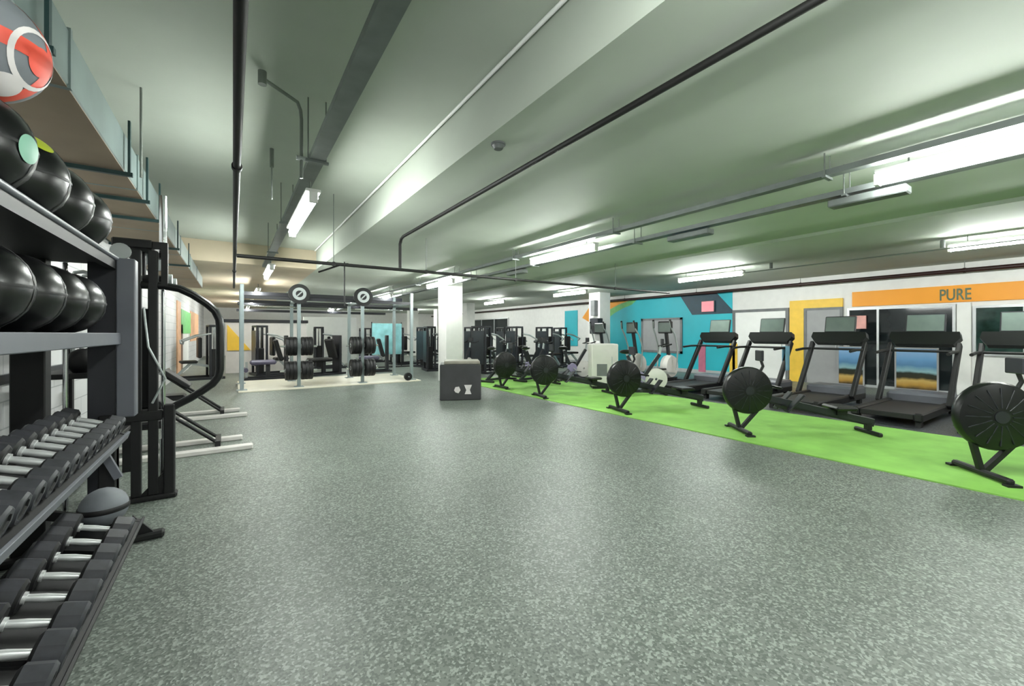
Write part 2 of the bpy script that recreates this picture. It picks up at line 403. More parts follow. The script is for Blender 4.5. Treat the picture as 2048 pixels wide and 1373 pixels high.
# left wall panels
def lp(y0, y1, z0, z1, m, lab): tag(MB().box(XL, XL + .03, y0, y1, z0, z1, m, .004).build('wall_panel'), lab, 'panel')
lp(15.9, 16.9, 0, 2.3, 'peach', 'peach painted panel on the left wall seen through the hoop frame')
lp(16.92, 17.5, 0, 1.6, 'brown', 'narrow brown panel beside the peach panel on the left wall')
lp(17.52, 19.6, 0, 1.3, 'white', 'white panel under the green panel on the left wall')
lp(17.0, 20.6, 1.62 if False else 1.31, 2.1, 'green_paint', 'green panel high on the left wall seen through the hoop frame')
lp(20.7, 25, 1.0, 2.2, 'peach', 'salmon panel furthest along the left wall')
tag(MB().prism([(-.15, .75), (-.15, 1.6), (.5, .75)], 'Y', 16.56, 16.598, 'yellow').build('wall_graphic'), 'tan yellow triangle painted on the low partition', 'wall graphic')
tag(MB().box(3.0, 6.2, YB - .04, YB, .4, 2.2, 'white', .01).build('wall_panel'), 'bright white panel on the far wall behind the rig', 'panel')
# teal banner behind the rig
t = thing('banner_stand', 'teal free-standing banner behind the right end of the squat rig', 'banner', (5.1, 16.2, 0))
MB().box(-.7, .45, -.02, .0, .5, 1.7, 'teal_pale').build('banner_cloth', t)
MB().cyl((-.7, .02, 0), (-.7, .02, 1.75), .02, 'black').cyl((.45, .02, 0), (.45, .02, 1.75), .02, 'black').box(-.85, .85, -.2, .2, 0, .03, 'black').build('banner_frame', t)

t = thing('added_divider', 'added white divider brightening the far wall behind the squat rig, right of the low partition', 'divider', (3.4, 19.0, 0))  # white divider added to brighten the view of the far wall
MB().box(-1.0, 1.1, 0, .08, .05, 2.0, 'bright_panel', .01).build('divider_panel', t)
MB().box(-.9, -.8, -.2, .28, 0, .05, 'alu').build('divider_foot', t); MB().box(.9, 1.0, -.2, .28, 0, .05, 'alu').build('divider_foot', t)
window(4, 19.5, 24.0, 1.2, 2.2, 'glass_dark', (21, 22.5))  # added dark glass, darkens this far stretch of the right wall

# ------------------------------------------------------------------ ceiling services
def pipe(pts, r, m, lab, heads=(), clamps=(), name='sprinkler_pipe', topz=None):
    t = thing(name, lab, 'pipe', pts[0])
    o = Vector(pts[0]); MB().tube([Vector(p) - o for p in pts], r, m).build('pipe_run', t)
    for h in heads:
        q = Vector(h) - o
        MB().cyl(q, q + Vector((0, 0, .09)), .009, m).cyl(q + Vector((0, 0, .09)), q + Vector((0, 0, .105)), .02, 'alu').build('sprinkler_head', t)
    for x, y, z0, z1 in clamps:
        q = Vector((x, y, z0)) - o
        MB().cyl(q, q + Vector((0, 0, z1 - z0)), .006, 'pipe_grey').cyl(q + Vector((0, -.02, 0)), q + Vector((0, .02, 0)), r + .008, m).build('pipe_hanger', t)
    return t
ZP = 2.3
pipe([(.02, YF + .1, ZP), (.02, 10.9, ZP)], .02, 'pipe_black', 'black pipe running away from the camera overhead on the left', clamps=[(.02, 3.0, ZP, ZH), (.02, 8, ZP, ZH)])
pipe([(.04, 6.4, ZP), (8.9, 6.4, ZP)], .024, 'pipe_black', 'black cross pipe spanning the room in front of the white column', clamps=[(1.2, 6.4, ZP, ZH), (2.6, 6.4, ZP, ZL), (4.35, 6.4, ZP, ZL), (7.0, 6.4, ZP, ZL)])
pipe([(2.17, YF + .1, 2.79), (2.17, 6.25, 2.79), (2.17, 6.34, 2.77), (2.17, 6.4, 2.7), (2.17, 6.4, ZP + .03)], .024, 'pipe_black', 'black pipe running diagonally across the picture then dropping to the cross pipe', heads=[])
pipe([(XR - .25, YF + .1, 2.61), (XR - .25, YB - .2, 2.61)], .045, 'pipe_red', 'dark red pipe along the top of the right wall', clamps=[(XR - .25, y, 2.61, ZS) for y in (2, 5, 8, 11)])
pipe([(9.2, -4, 2.62), (9.2, 5.0, 2.62)], .012, 'pipe_grey', 'thin grey conduit with small fittings beside the far right lamps', name='conduit')
pipe([(1.63, YF + .1, 3.275), (1.63, 10.9, 3.275)], .014, 'bright_panel', 'added white pipe giving the bright line on the upper edge of the long ceiling beam', name='bright_line_pipe')  # white pipe added to imitate the highlight along the beam edge
t = thing('conduit', 'bent grey conduit rising from the cable tray and turning left at the ceiling', 'conduit', (.485, 3.95, 2.62))
MB().tube([(0, 0, 0), (0, 0, .5), (-.01, -.02, .57), (-.04, -.08, .6), (-.3, -.28, .61)], .014, 'pipe_grey').build('pipe_run', t)
MB().cyl((-.3, -.28, .56), (-.3, -.28, .66), .03, 'pipe_grey').build('junction_cap', t)
MB().cyl((-.04, 0, .17), (.05, 0, .17), .02, 'alu').build('clamp', t)
pipe([(1.1, 7.0, ZP - .05), (1.35, 6.55, ZP + .03), (1.4, 6.42, ZP + .02)], .014, 'pipe_black', 'short slanting branch under the cross pipe', name='pipe_branch')
pipe([(2.0, 9.5, 1.9), (2.0, 9.5, ZL)], .014, 'pipe_black', 'thin dark drop rod hanging between the two emblem discs', name='drop_rod')
# beyond: dark joist bars near the far end
for i, (y, z) in enumerate(((14.5, 2.43), (19.0, 2.4), (24, 2.38))):
    tag(MB().box(.15, 7.3 if i else 5, y, y + .14, z, z + .12, 'dark_grey', .01).build('cable_ladder'), ['dark ceiling cross member just beyond the squat rig', 'dark ceiling cross member second beyond the rig', 'dark ceiling cross member furthest beyond the rig'][i], 'cable ladder')
# detectors
for k, (x, y, lab) in enumerate(((1.80, 2.9, 'small round grey detector on the ceiling right of the bright beam edge'),)):
    t = thing('smoke_detector', lab, 'detector', (x, y, ZL))
    MB().lathe([(0, -.05), (.035, -.045), (.05, -.015), (.06, -.012), (.06, 0)], 'frame_grey', 20).build('detector_body', t)
for y, lab in ((5.1, 'small round fitting hanging left along the right-hand conduit'), (2.6, 'small round fitting on the right-hand conduit near the lamp')):
    tag(MB().lathe([(0, 0), (.03, 0), (.03, .12), (0, .12)], 'frame_grey', 14).build('junction_box'), lab, 'ceiling fitting').location = (9.2, y - .9, 2.64)
tag(MB().cyl((.35, 5.2, 2.75), (.35, 5.2, ZH), .009, 'pipe_grey').cyl((.35, 5.2, 3.1), (.35, 5.2, ZH), .02, 'pipe_grey').build('hanger_rod'), 'short hanging rod left of the nearest ceiling lamp', 'hanger rod')
tag(MB().cyl((-.62, 4.5, 2.57), (-.62, 4.5, ZH), .009, 'pipe_grey').build('hanger_rod'), 'thin rod hanging beside the duct near the top left', 'hanger rod')

# duct
t = thing('air_duct', 'galvanised rectangular air duct along the left ceiling edge', 'duct', (-.69, 0, 2.55))
MB().box(-.68, 0, YF + .2, 14.2, 0, .29, 'galv', .01).build('duct_run', t)
MB().box(-.68, -.005, YF + .2, 14.2, -.006, -.001, 'duct_tan').build('duct_underside', t, 'tan underside of the duct')
for k in range(11): MB().box(-.69, .008, -6 + k * 1.8, -5.97 + k * 1.8, -.008, .298, 'galv').build('duct_flange', t)
for y in (2.6, 4.3, 5.1, 5.9, 7.7, 9.5):
    MB().bar((-.7, y, -.03), (.05, y, -.03), .03, .03, 'hanger').bar((.03, y, -.03), (.03, y, .75 if y < 3 else .38), .035, .015, 'hanger').build('duct_hanger', t)

# cable trays and lamps
def tray(x, w, z, y0, y1, lab):
    t = thing('cable_tray', lab, 'cable tray', (x, y0, z)); L = y1 - y0
    MB().box(-w / 2, w / 2, 0, L, 0, .006, 'tray').build('tray_base', t)
    MB().box(-w / 2, -w / 2 + .006, 0, L, .006, .05, 'tray').build('tray_side', t)
    MB().box(w / 2 - .006, w / 2, 0, L, .006, .05, 'tray').build('tray_side', t)
    MB().tube([(-.02, 0, .02), (-.03, L * .3, .02), (.02, L * .6, .02), (0, L, .02)], .012, 'pipe_grey').tube([(.03, 0, .02), (.02, L, .02)], .012, 'black').build('cables', t)
    k = 0
    while k * 2.4 < L:
        zz = (ZH if x < 1.6 else ZL if x < 7.4 else ZS) - z
        MB().cyl((w / 2 + .01, k * 2.4 + .3, 0), (w / 2 + .01, k * 2.4 + .3, zz), .006, 'pipe_grey').cyl((-w / 2 - .01, k * 2.4 + .3, 0), (-w / 2 - .01, k * 2.4 + .3, zz), .006, 'pipe_grey').bar((-w / 2 - .03, k * 2.4 + .3, -.01), (w / 2 + .03, k * 2.4 + .3, -.01), .03, .02, 'tray').build('tray_hanger', t)
        k += 1
    return t
tray(.60, .12, 2.78, -6, 10.8, 'galvanised cable tray carrying the left row of lamps')
tray(4.28, .09, 2.66, -6, 24, 'narrow cable tray beside the middle row of lamps')
tray(4.72, .12, 2.58, -6, 24, 'galvanised cable tray with boxes right of the middle row of lamps')
lamp0 = thing('ceiling_light', 'proto', 'ceiling lamp', (0, 0, 0))
MB().box(-.062, .062, -.8, .8, .01, .04, 'white', .006).build('lamp_housing', lamp0)
MB().tube([(0, -.78, -.035), (0, .78, -.035)], .043, 'tube', 10).build('lamp_tube', lamp0)
MB().box(-.035, .035, -.81, -.78, -.085, .012, 'white').build('end_cap', lamp0); MB().box(-.035, .035, .78, .81, -.085, .012, 'white').build('end_cap', lamp0)
MB().cyl((0, -.6, .045), (0, -.6, .16), .006, 'pipe_grey').build('hanger', lamp0); MB().cyl((0, .6, .045), (0, .6, .16), .006, 'pipe_grey').build('hanger', lamp0)
used = False
names = ['left', 'middle', 'right']
rows = [(.60, 2.56, [(-4.0, 'behind the camera'), (.2, 'directly overhead'), (4.9, 'large and bright'), (9.7, 'second one along, just past the cross pipe'), (14.5, 'third one along'), (19.3, 'fourth one along'), (24.1, 'furthest one')]),
        (4.48, 2.62, [(-4.8, 'behind the camera'), (.42, 'long, cut by the right edge'), (5.27, 'one in front of the cross pipe'), (10.1, 'one left of the white column'), (14.9, 'small one beyond the column'), (19.7, 'fourth along'), (24.5, 'furthest one')]),
        (9.3, 2.66, [(-4.2, 'behind the camera'), (.85, 'cut by the right edge above the orange sign'), (5.6, 'one above the teal mural'), (10.5, 'one above the white cabinet'), (15.3, 'fourth along'), (20.1, 'fifth along'), (24.9, 'furthest one')])]
for ri, (x, z, L_) in enumerate(rows):
    for y, d in L_:
        lab = 'tube lamp in the %s ceiling row, %s' % (names[ri], d)
        if not used: lamp0.location = (x, y, z); lamp0['label'] = lab; lamp0['group'] = 'fluorescent ceiling lamps'; used = True
        else: dup(lamp0, (x, y, z), None, lab, 'fluorescent ceiling lamps')
# small boxes slung under the middle tray
for x, y, lab in ((4.72, 1.35, 'grey speaker box slung under the tray by the right lamp'), (4.72, 3.1, 'grey box halfway along the middle cable tray'), (4.72, 6.9, 'grey box beyond the middle lamp on the tray')):
    tag(MB().box(-.07, .07, -.28, .28, -.09, -.02, 'tray', .01).build('junction_box'), lab, 'junction box').location = (x, y, 2.575)

# ------------------------------------------------------------------ storage rack at the left
RX = -.7
rk = thing('storage_rack', 'tall grey and black storage rack holding dumbbells below and balls above', 'rack', (RX, 2.0, 0))
T18 = R(18)
for y in (-1.7, 1.55):
    u = MB().box(.10, .19, y - .05, y + .05, .78, 1.77, 'steel_grey', .006)
    MB().box(.02, .10, y - .05, y + .05, .0, .80, 'black', .006).build('lower_post', rk)
    u.build('front_post', rk, 'light grey front post')
    MB().box(-.03, .10, y - .03, y + .03, .02, 1.74, 'dark_grey').build('post_web', rk)
    MB().box(-.34, -.20, y - .05, y + .05, 0, 1.74, 'black', .006).build('rear_post', rk)
    MB().cyl((-.12, y - .04, .1), (-.12, y - .04, 1.72), .012, 'chrome').build('brace_rod', rk)
    MB().box(-.42, .335, y - .1, y - .03, 0, .045, 'black', .012).prism([(.18, .045), (.28, .045), (.18, .17)], 'Y', y - .075, y - .06, 'black').build('foot', rk)
# ball shelves
MB().box(-.34, .10, -1.7, 1.5, 1.285, 1.300, 'dark_grey').box(.09, .125, -1.7, 1.5, 1.235, 1.305, 'steel_grey', .004).build('ball_shelf', rk, 'grey shelf with deep front beam')
MB().box(-.34, .06, -1.7, 1.62, 1.735, 1.75, 'black').cyl((.10, -1.7, 1.765), (.10, 1.66, 1.765), .014, 'steel_grey').box(.06, .10, -1.7, 1.6, 1.70, 1.76, 'black').build('ball_shelf', rk)
# dumbbell trays (tilted towards the aisle)
def dtray(xf, zf, depth):
    m = Matrix.Translation((xf, 0, zf)) @ Matrix.Rotation(T18, 4, 'Y')
    b = MB().box(-depth, -depth + .10, -1.65, 1.5, -.012, 0, 'black', mtx=m).box(-.11, 0, -1.65, 1.5, -.012, 0, 'black', mtx=m)
    b.box(-.004, .01, -1.65, 1.5, -.03 if zf > .5 else -.02, .014, 'steel_grey' if zf > .5 else 'black', .002, mtx=m).box(-depth - .01, -depth, -1.65, 1.5, -.03, .02, 'black', mtx=m)
    b.box(-depth, 0, -1.62, 1.48, -.045, -.03, 'black', mtx=m)
    for k in range(8): b.box(-depth, 0, -1.6 + k * .44, -1.57 + k * .44, -.03, -.012, 'black', mtx=m)
    return b
dtray(.155, .68, .34).build('dumbbell_tray', rk)
dtray(.225, .13, .36).build('dumbbell_tray', rk)
for y in (-1.62, 1.46):
    MB().bar((-.2, y, .79), (.15, y, .66), .03, .05, 'black').bar((-.2, y, .27), (.21, y, .11), .03, .05, 'black').bar((.02, y, .66), (.12, y, .42), .03, .04, 'steel_grey').build('tray_bracket', rk)

def dumbbell(r, L, hl, lab, grp):
    t = thing('dumbbell', lab, 'dumbbell', group=grp)
    MB().lathe([(0, -hl / 2), (.013, -hl / 2), (.016, 0), (.013, hl / 2), (0, hl / 2)], 'grip', 12, axis='X').lathe([(.013, -hl / 2), (.022, -hl / 2 + .001), (.022, -hl / 2 + .012), (.013, -hl / 2 + .013)], 'grip', 12, axis='X').build('handle', t, 'chrome grip')
    for s in (-1, 1):
        a, b = s * hl / 2, s * L / 2
        e = (b - a)
        MB().lathe([(0, a), (r * .8, a), (r, a + e * .12), (r, a + e * .88), (r * .86, b), (r * .6, b), (r * .55, b - e * .08), (0, b - e * .08)], 'head_grey', 8, axis='X', ms=['rubber', 'rubber', 'head_grey', 'head_grey', 'head_grey', 'rubber', 'rubber']).build('weight_head', t)
    t.rotation_euler = (0, T18, 0)
    return t
def nrm(xf, zf, back, h):      # point at 'back' behind the tray front edge, h above its surface
    return (RX + xf - back * math.cos(T18) + h * math.sin(T18), zf + back * math.sin(T18) + h * math.cos(T18))
lo_y = [1.34 + .178 * k for k in range(11)]
x, z = nrm(.225, .13, .175, .072)
d0 = dumbbell(.070, .31, .13, '', 'heavy dumbbells on the bottom tier')
hd = ['nearest']+ORD[1:]
for k, y in enumerate(lo_y):
    lab = 'large dumbbell on the lower tier, %s from the camera' % (hd[k])
    if k == 0: d0.location = (x, y, z); d0['label'] = lab
    else: dup(d0, (x, y, z), None, lab)
x, z = nrm(.155, .68, .165, .058)
d1_ = dumbbell(.056, .28, .13, '', 'dumbbells on the upper tier')
for k in range(16):
    y = 1.44 + .130 * k
    lab = 'dumbbell with chrome grip on the upper tier, %s from the camera' % (hd[k])
    if k == 0: d1_.location = (x, y, z); d1_['label'] = lab
    else: dup(d1_, (x, y, z), None, lab)

# balls
def wallball(r, lab, y, z, accent=None, x=-.74):
    t = thing('medicine_ball', lab, 'medicine ball', (x, y, z), 0, 'medicine balls on the rack')
    MB().ball((0, 0, 0), r, 'black_gloss').build('ball_skin', t)
    b = MB()
    for ax in ('X', 'Y', 'Z'):
        b.lathe([(r * 1.0, -.006), (r * 1.006, 0), (r * 1.0, .006)], 'rubber', 36, axis=ax)
    b.build('seam', t)
    if accent:
        m = Matrix.Rotation(R(20), 4, 'Z')
        patch(r, Vector(accent[1:]), .27, accent[0]).build('printed_mark', t)
    return t
def patch(r, d, ang, m, ring=False, ang0=0):
    """a printed disc or ring lying on a sphere of radius r around direction d"""
    d = d.normalized(); q = d.to_track_quat('Z', 'Y'); b = MB(); n = 28; steps = 5; rr = r * 1.008
    rings = []
    for k in range(steps + 1):
        a = ang0 + (ang - ang0) * k / steps
        rings.append([b.bm.verts.new(q @ Vector((rr * math.sin(a) * math.cos(2 * PI * j / n), rr * math.sin(a) * math.sin(2 * PI * j / n), rr * math.cos(a)))) for j in range(n)] if a > 1e-4 else [b.bm.verts.new(q @ Vector((0, 0, rr)))])
    i = b.mi(m)
    for k in range(steps):
        A, B = rings[k], rings[k + 1]
        for j in range(n):
            vs = []
            for v in (A[j % len(A)], B[j], B[(j + 1) % n], A[(j + 1) % len(A)]):
                if v not in vs: vs.append(v)
            f = b.bm.faces.new(vs); f.material_index = i; f.smooth = True
    return b
zt = 1.75 + .18
wallball(.178, 'black medicine ball at the near end of the top shelf, beyond the left picture edge', 1.75, zt)
wallball(.178, 'black medicine ball with mint mark under the red and grey ball', 2.11, zt, ('mint', .95, -.2, -.05))
wallball(.178, 'black medicine ball with lime mark on top shelf', 2.47, zt, ('lime', .59, -.38, .7))
wallball(.178, 'third plain black medicine ball from the camera on top shelf', 2.83, zt)
wallball(.178, 'black medicine ball furthest along the top shelf', 3.19, zt)
for k, y in enumerate((2.22, 2.56, 2.9, 3.24)):
    wallball(.165, 'black ball on the middle shelf, %s' % ('nearest the camera', 'second from the camera', 'third from the camera', 'furthest, against the grey post')[k], y, 1.305 + .162, x=-.76)
t = thing('medicine_ball', 'grey medicine ball with red bands and white ring emblem on top of the others', 'medicine ball', (-.74, 2.19, zt + .361), 0, 'medicine balls on the rack')
r = .19
MB().ball((0, 0, 0), r, 'grey_ball', 4).build('ball_skin', t)
b = MB()
b.lathe([(r * math.cos(a) * 1.006, r * math.sin(a) * 1.006) for a in (R(-14), R(-9), R(-4), R(2))], 'red_ball', 48, axis='Z')
b.lathe([(r * math.cos(a) * 1.006, r * math.sin(a) * 1.006) for a in (R(-8), R(-3), R(3), R(8))], 'red_ball', 48, axis='Y')
b.build('red_band', t)
dirv = Vector((.93, -.24, -.2))
patch(r * 1.004, dirv, .56, 'white_print', True, .47).build('ring_emblem', t)
patch(r * 1.006, dirv, .26, 'red_ball').build('emblem_centre', t)
patch(r * 1.004, Vector((.49, -.33, -.80)), .27, 'white_print').build('white_patch', t)
# grey ball at the far end of the lower tier
x, z = nrm(.225, .13, .19, .112)
t = thing('medicine_ball', 'small light grey ball at the far end of the lower dumbbell tier', 'medicine ball', (x, 3.33, z), 0, None)
MB().ball((0, 0, 0), .11, 'grey_ball').build('ball_skin', t)
MB().lathe([(.11, -.015), (.113, -.01), (.113, .01), (.11, .015)], 'rubber', 36).build('seam', t)

# ------------------------------------------------------------------ hoop station
t = thing('functional_trainer', 'black frame with large D-shaped tube hoop beyond the dumbbell rack', 'gym machine', (-.42, 4.3, 0))
pts = [(-.33, 1.68), (-.03, 1.68), (.06, 1.665), (.146, 1.62), (.24, 1.55), (.296, 1.49), (.325, 1.42), (.33, 1.355), (.33, 1.0), (.32, .94), (.279, .88), (.20, .82), (.13, .773), (.05, .73), (-.01, .69)]
MB().tube([(a, 0, b) for a, b in pts], .03, 'black_gloss', 12).build('hoop', t)
MB().box(-.035, .035, -.04, .04, .03, .74, 'black', .008).build('post', t)
MB().box(-.42, .05, -.05, .05, 0, .04, 'black', .012).prism([(-.04, .04), (-.18, .04), (-.04, .2)], 'Y', -.012, .012, 'black').build('foot', t)
for xx in (-.10, -.20): MB().box(xx - .03, xx + .03, -.03, .03, .04, 1.95, 'black', .006).build('upright', t)
MB().box(-.32, -.13, .1, .3, .70, 1.5, 'black_gloss', .01).build('weight_stack', t)
MB().box(-.36, -.04, -.035, .035, .62, .70, 'black', .01).box(-.36, -.12, .035, .3, .62, .70, 'black', .01).build('crossbar', t)
b = MB().box(-.34, -.1, -.03, .75, 1.96, 2.03, 'black', .01).box(-.1, -.01, -.03, .03, 1.97, 2.02, 'black').box(-.05, -.01, -.03, .03, 1.68, 1.97, 'black')
b.build('crown', t)
for q in ((-.28, .0), (-.2, .3), (-.12, .6)): MB().lathe([(.0, -.015), (.06, -.015), (.05, 0), (.06, .015), (0, .015)], 'silver', 20, axis='Y', origin=(q[0], q[1] - .06, 1.92)).build('pulley', t, 'silver pulley wheel')
for q in (.18, .5): MB().cyl((-.3, q, 1.75), (-.04, q, 1.75), .03, 'black').cyl((-.06, q, 1.75), (.0, q, 1.75), .045, 'silver').cyl((-.18, q, 1.75), (-.18, q, 1.96), .015, 'black').build('grip', t)
MB().tube([(-.15, -.05, 1.5), (-.12, -.08, 1.2), (-.02, -.06, .95), (-.1, -.05, .76)], .008, 'silver').build('cable', t)
t = thing('barbell', 'chrome barbell standing upright in the black hoop frame', 'barbell', (-.47, 4.40, 0))
MB().cyl((0, 0, .03), (0, 0, .45), .025, 'chrome').cyl((0, 0, 1.95), (0, 0, 2.42), .026, 'chrome').build('sleeve', t)
MB().cyl((0, 0, .45), (0, 0, 1.95), .014, 'chrome').cyl((0, 0, 1.91), (0, 0, 1.95), .036, 'black').cyl((0, 0, .0), (0, 0, .03), .04, 'black').build('shaft', t)

# second rack with kettlebells behind the hoop station
t = thing('kettlebell_rack', 'black shelf rack of kettlebells between hoop frame and left wall', 'rack', (-1.0, 5.0, 0))
for y in (-.45, .27):
    MB().box(-.25, -.19, y, y + .06, 0, 1.8, 'black').build('post', t); MB().box(.14, .20, y, y + .06, 0, 1.8, 'black').build('post', t)
for z in (.4, .95, 1.5): MB().box(-.25, .2, -.45, .33, z, z + .04, 'black', .006).build('shelf', t)
def kettlebell(lab, loc):
    k = thing('kettlebell', lab, 'kettlebell', loc, 0, 'kettlebells on the black rack')
    MB().lathe([(0, 0), (.06, 0), (.095, .05), (.1, .1), (.07, .16), (.03, .185), (0, .19)], 'rubber', 20).build('bell', k)
    MB().tube([(-.055, 0, .15), (-.06, 0, .2), (-.045, 0, .245), (0, 0, .255), (.045, 0, .245), (.06, 0, .2), (.055, 0, .15)], .015, 'silver', 8).build('handle', k)
    return k
k0 = None; n = 0
sh = {1.54: 'top', .99: 'middle'}
for z in (1.54, .99):
    for j in range(3):
        lab = 'black kettlebell on the %s shelf of the kettlebell rack, %s from the camera' % (sh[z], hd[j]); q = (-1.0, 4.7 + j * .24, z + .003)
        if k0 is None: k0 = kettlebell(lab, q)
        else: dup(k0, q, None, lab)

# plate-loaded incline machines with pale base bars
def incline(y, lab, lab2=None):
    t = thing('leg_press', lab, 'gym machine', (-.5, y, 0))
    MB().box(-.75, .69, -.05, .05, 0, .055, 'plywhite', .01).box(-.75, .60, .50, .58, 0, .055, 'plywhite', .01).box(-.75, -.67, .05, .5, 0, .055, 'plywhite').build('base_frame', t, 'pale base bars')
    for yy in (.12, .40): MB().cyl((.36, yy, .08), (-.62, yy, .92), .018, 'black').build('slide_rail', t)
    MB().bar((.36, .06, .07), (.36, .46, .07), .05, .08, 'black').build('rail_end', t); MB().bar((-.62, .06, .92), (-.62, .46, .92), .06, .06, 'plywhite').build('rail_end', t)
    MB().box(-.66, -.58, .2, .32, .05, .95, 'plywhite', .01).build('rear_post', t)
    m = Matrix.Translation((-.2, .26, .62)) @ Matrix.Rotation(R(40), 4, 'Y')
    MB().box(-.2, .2, -.2, .2, -.03, .03, 'black', .01, mtx=m).build('footplate', t)
    MB().box(-.5, -.1, .1, .42, .3, .38, 'pad_black', .02).build('seat', t)
    MB().cyl((-.35, -.2, .74), (-.35, .72, .74), .02, 'chrome').build('loading_bar', t)
    return t
incline(5.6, 'plate-loaded machine with slanted black rails just beyond the hoop frame')
incline(7.85, 'plate-loaded machine with slanted rails second beyond the hoop frame')

# ------------------------------------------------------------------ squat rig
rg = thing('squat_rig', 'grey steel squat rig with tall posts across the back of the room', 'rig', (0, 11.2, 0))
PX = [.17, 1.32, 2.80, 4.12]
for i, x in enumerate(PX):
    for yy in (0, 1.5):
        zt_ = 2.42 if i in (0, 3) else 2.2
        b = MB().box(x - .038, x + .038, yy - .038, yy + .038, .03, zt_, 'rig', .005)
        b.box(x - .1, x + .1, yy - .1, yy + .1, 0.03, .045, 'rig')
        b.build('upright', rg)
    MB().box(x - .03, x + .03, .04, 1.46, 2.1, 2.17, 'rig').build('side_beam', rg)
for yy in (0, 1.5):
    MB().box(PX[0] + .04, PX[-1] - .04, yy - .03, yy + .03, 2.1, 2.17, 'dark_grey').build('cross_beam', rg)
MB().cyl((PX[2], .75, 1.98), (PX[3], .75, 1.98), .018, 'chrome').build('pull_up_bar', rg); MB().cyl((PX[0], .75, 1.98), (PX[1], .75, 1.98), .018, 'chrome').build('pull_up_bar', rg)
for x in (PX[1], PX[2]):
    for s in (-1, 1):
        for z in (.42, 1.0):
            MB().cyl((x, 0, z), (x + s * .40, 0, z), .025, 'chrome').build('plate_peg', rg)
for x in (PX[1], PX[2]):
    dsk = MB().lathe([(0, -.03), (.235, -.03), (.235, .03), (0, .03)], 'black', 32, axis='Y', origin=(x, -.08, 2.25))
    o = dsk.build('emblem_disc', rg, 'black round emblem disc on the post top')
    MB().lathe([(.08, -.006), (.15, -.006), (.15, 0), (.08, 0)], 'silver', 24, axis='Y', origin=(x, -.11, 2.25)).bar((x - .05, -.112, 2.2), (x + .05, -.112, 2.3), .006, .03, 'silver').build('emblem_mark', o)
# bumper plates on the pegs
def plate(r, w):
    t = thing('bumper_plate', '', 'weight plate', group='bumper plates on the squat rig')
    MB().lathe([(.03, -w / 2), (r * .45, -w / 2), (r * .5, -w / 2 + .008), (r * .85, -w / 2 + .008), (r * .9, -w / 2), (r - .005, -w / 2), (r, -w / 2 + .01), (r, w / 2 - .01), (r - .005, w / 2), (r * .9, w / 2), (r * .85, w / 2 - .008), (r * .5, w / 2 - .008), (r * .45, w / 2), (.03, w / 2), (.03, -w / 2)], 'rubber', 28, axis='X').build('rubber_disc', t)
    MB().lathe([(.026, -w / 2 - .002), (.055, -w / 2 - .002), (.055, w / 2 + .002), (.026, w / 2 + .002), (.026, -w / 2 - .002)], 'silver', 18, axis='X').build('hub', t)
    return t
p0 = None
for ci, x in enumerate((PX[1], PX[2])):
    for s in (-1, 1):
        for z in (.42, 1.0):
            for k in range(3):
                q = (x + s * (.09 + .082 * k), 11.2, z)
                lab = 'black bumper plate on the %s emblem post, %s %s peg, %s' % (('left', 'right')[ci], ('lower', 'upper')[z > .9], ('left', 'right')[s > 0], ('innermost', 'middle', 'outermost')[k])
                if p0 is None: p0 = plate(.225, .075); p0.location = q; p0['label'] = lab
                else: dup(p0, q, None, lab)

# barbells racked on the rig
def barbell_h(x, y, z, lab, L=2.0):
    t = thing('barbell', lab, 'barbell', (x, y, z))
    MB().cyl((-L / 2 + .4, 0, 0), (L / 2 - .4, 0, 0), .014, 'chrome').build('shaft', t)
    for s in (-1, 1): MB().cyl((s * (L / 2 - .4), 0, 0), (s * L / 2, 0, 0), .025, 'chrome').build('sleeve', t)
    return t

# weight bench / machine between left rig post and first emblem post
def bench_machine(x, y, rz, lab, pad='pad'):
    t = thing('leg_extension_machine', lab, 'gym machine', (x, y, .0), rz)
    MB().box(-.6, .6, -.3, -.24, 0, .06, 'dark_grey').box(-.6, .6, .24, .3, 0, .06, 'dark_grey').box(-.6, -.54, -.24, .24, 0, .06, 'dark_grey').box(.5, .56, -.24, .24, 0, .06, 'dark_grey').box(-.05, .05, -.05, .05, .0, .45, 'dark_grey').box(.42, .5, -.22, .22, .06, 1.25, 'dark_grey', .01).build('frame', t)
    MB().box(-.45, .2, -.24, .24, .42, .54, pad, .04).build('seat', t)
    m = Matrix.Translation((.25, 0, .82)) @ Matrix.Rotation(R(-15), 4, 'Y')
    MB().box(-.05, .06, -.22, .22, -.32, .32, 'black', .03, mtx=m).build('backrest', t)
    MB().cyl((-.55, -.25, .28), (-.55, .25, .28), .06, pad).build('roller_pad', t)
    MB().box(-.56, -.5, -.03, .03, .06, .5, 'silver').build('lever', t)
    return t
bench_machine(.85, 14.0, 0, 'leg machine with purple grey pads between the left rig post and first emblem post')
bench_machine(2.4, 14.4, R(20), 'leg machine behind the middle of the rig', 'pad_black')
bench_machine(4.0, 14.6, R(-10), 'leg machine behind the right emblem post', 'pad')
t = thing('ab_wheel_stand', 'small black wheel unit at the foot of the right rig posts', 'gym machine', (3.95, 11.0, .03))
MB().lathe([(0, -.05), (.1, -.05), (.11, 0), (.1, .05), (0, .05)], 'rubber', 22, axis='Y', origin=(0, 0, .11)).build('wheel', t)
MB().cyl((0, -.09, .11), (0, .09, .11), .015, 'silver').build('axle', t)

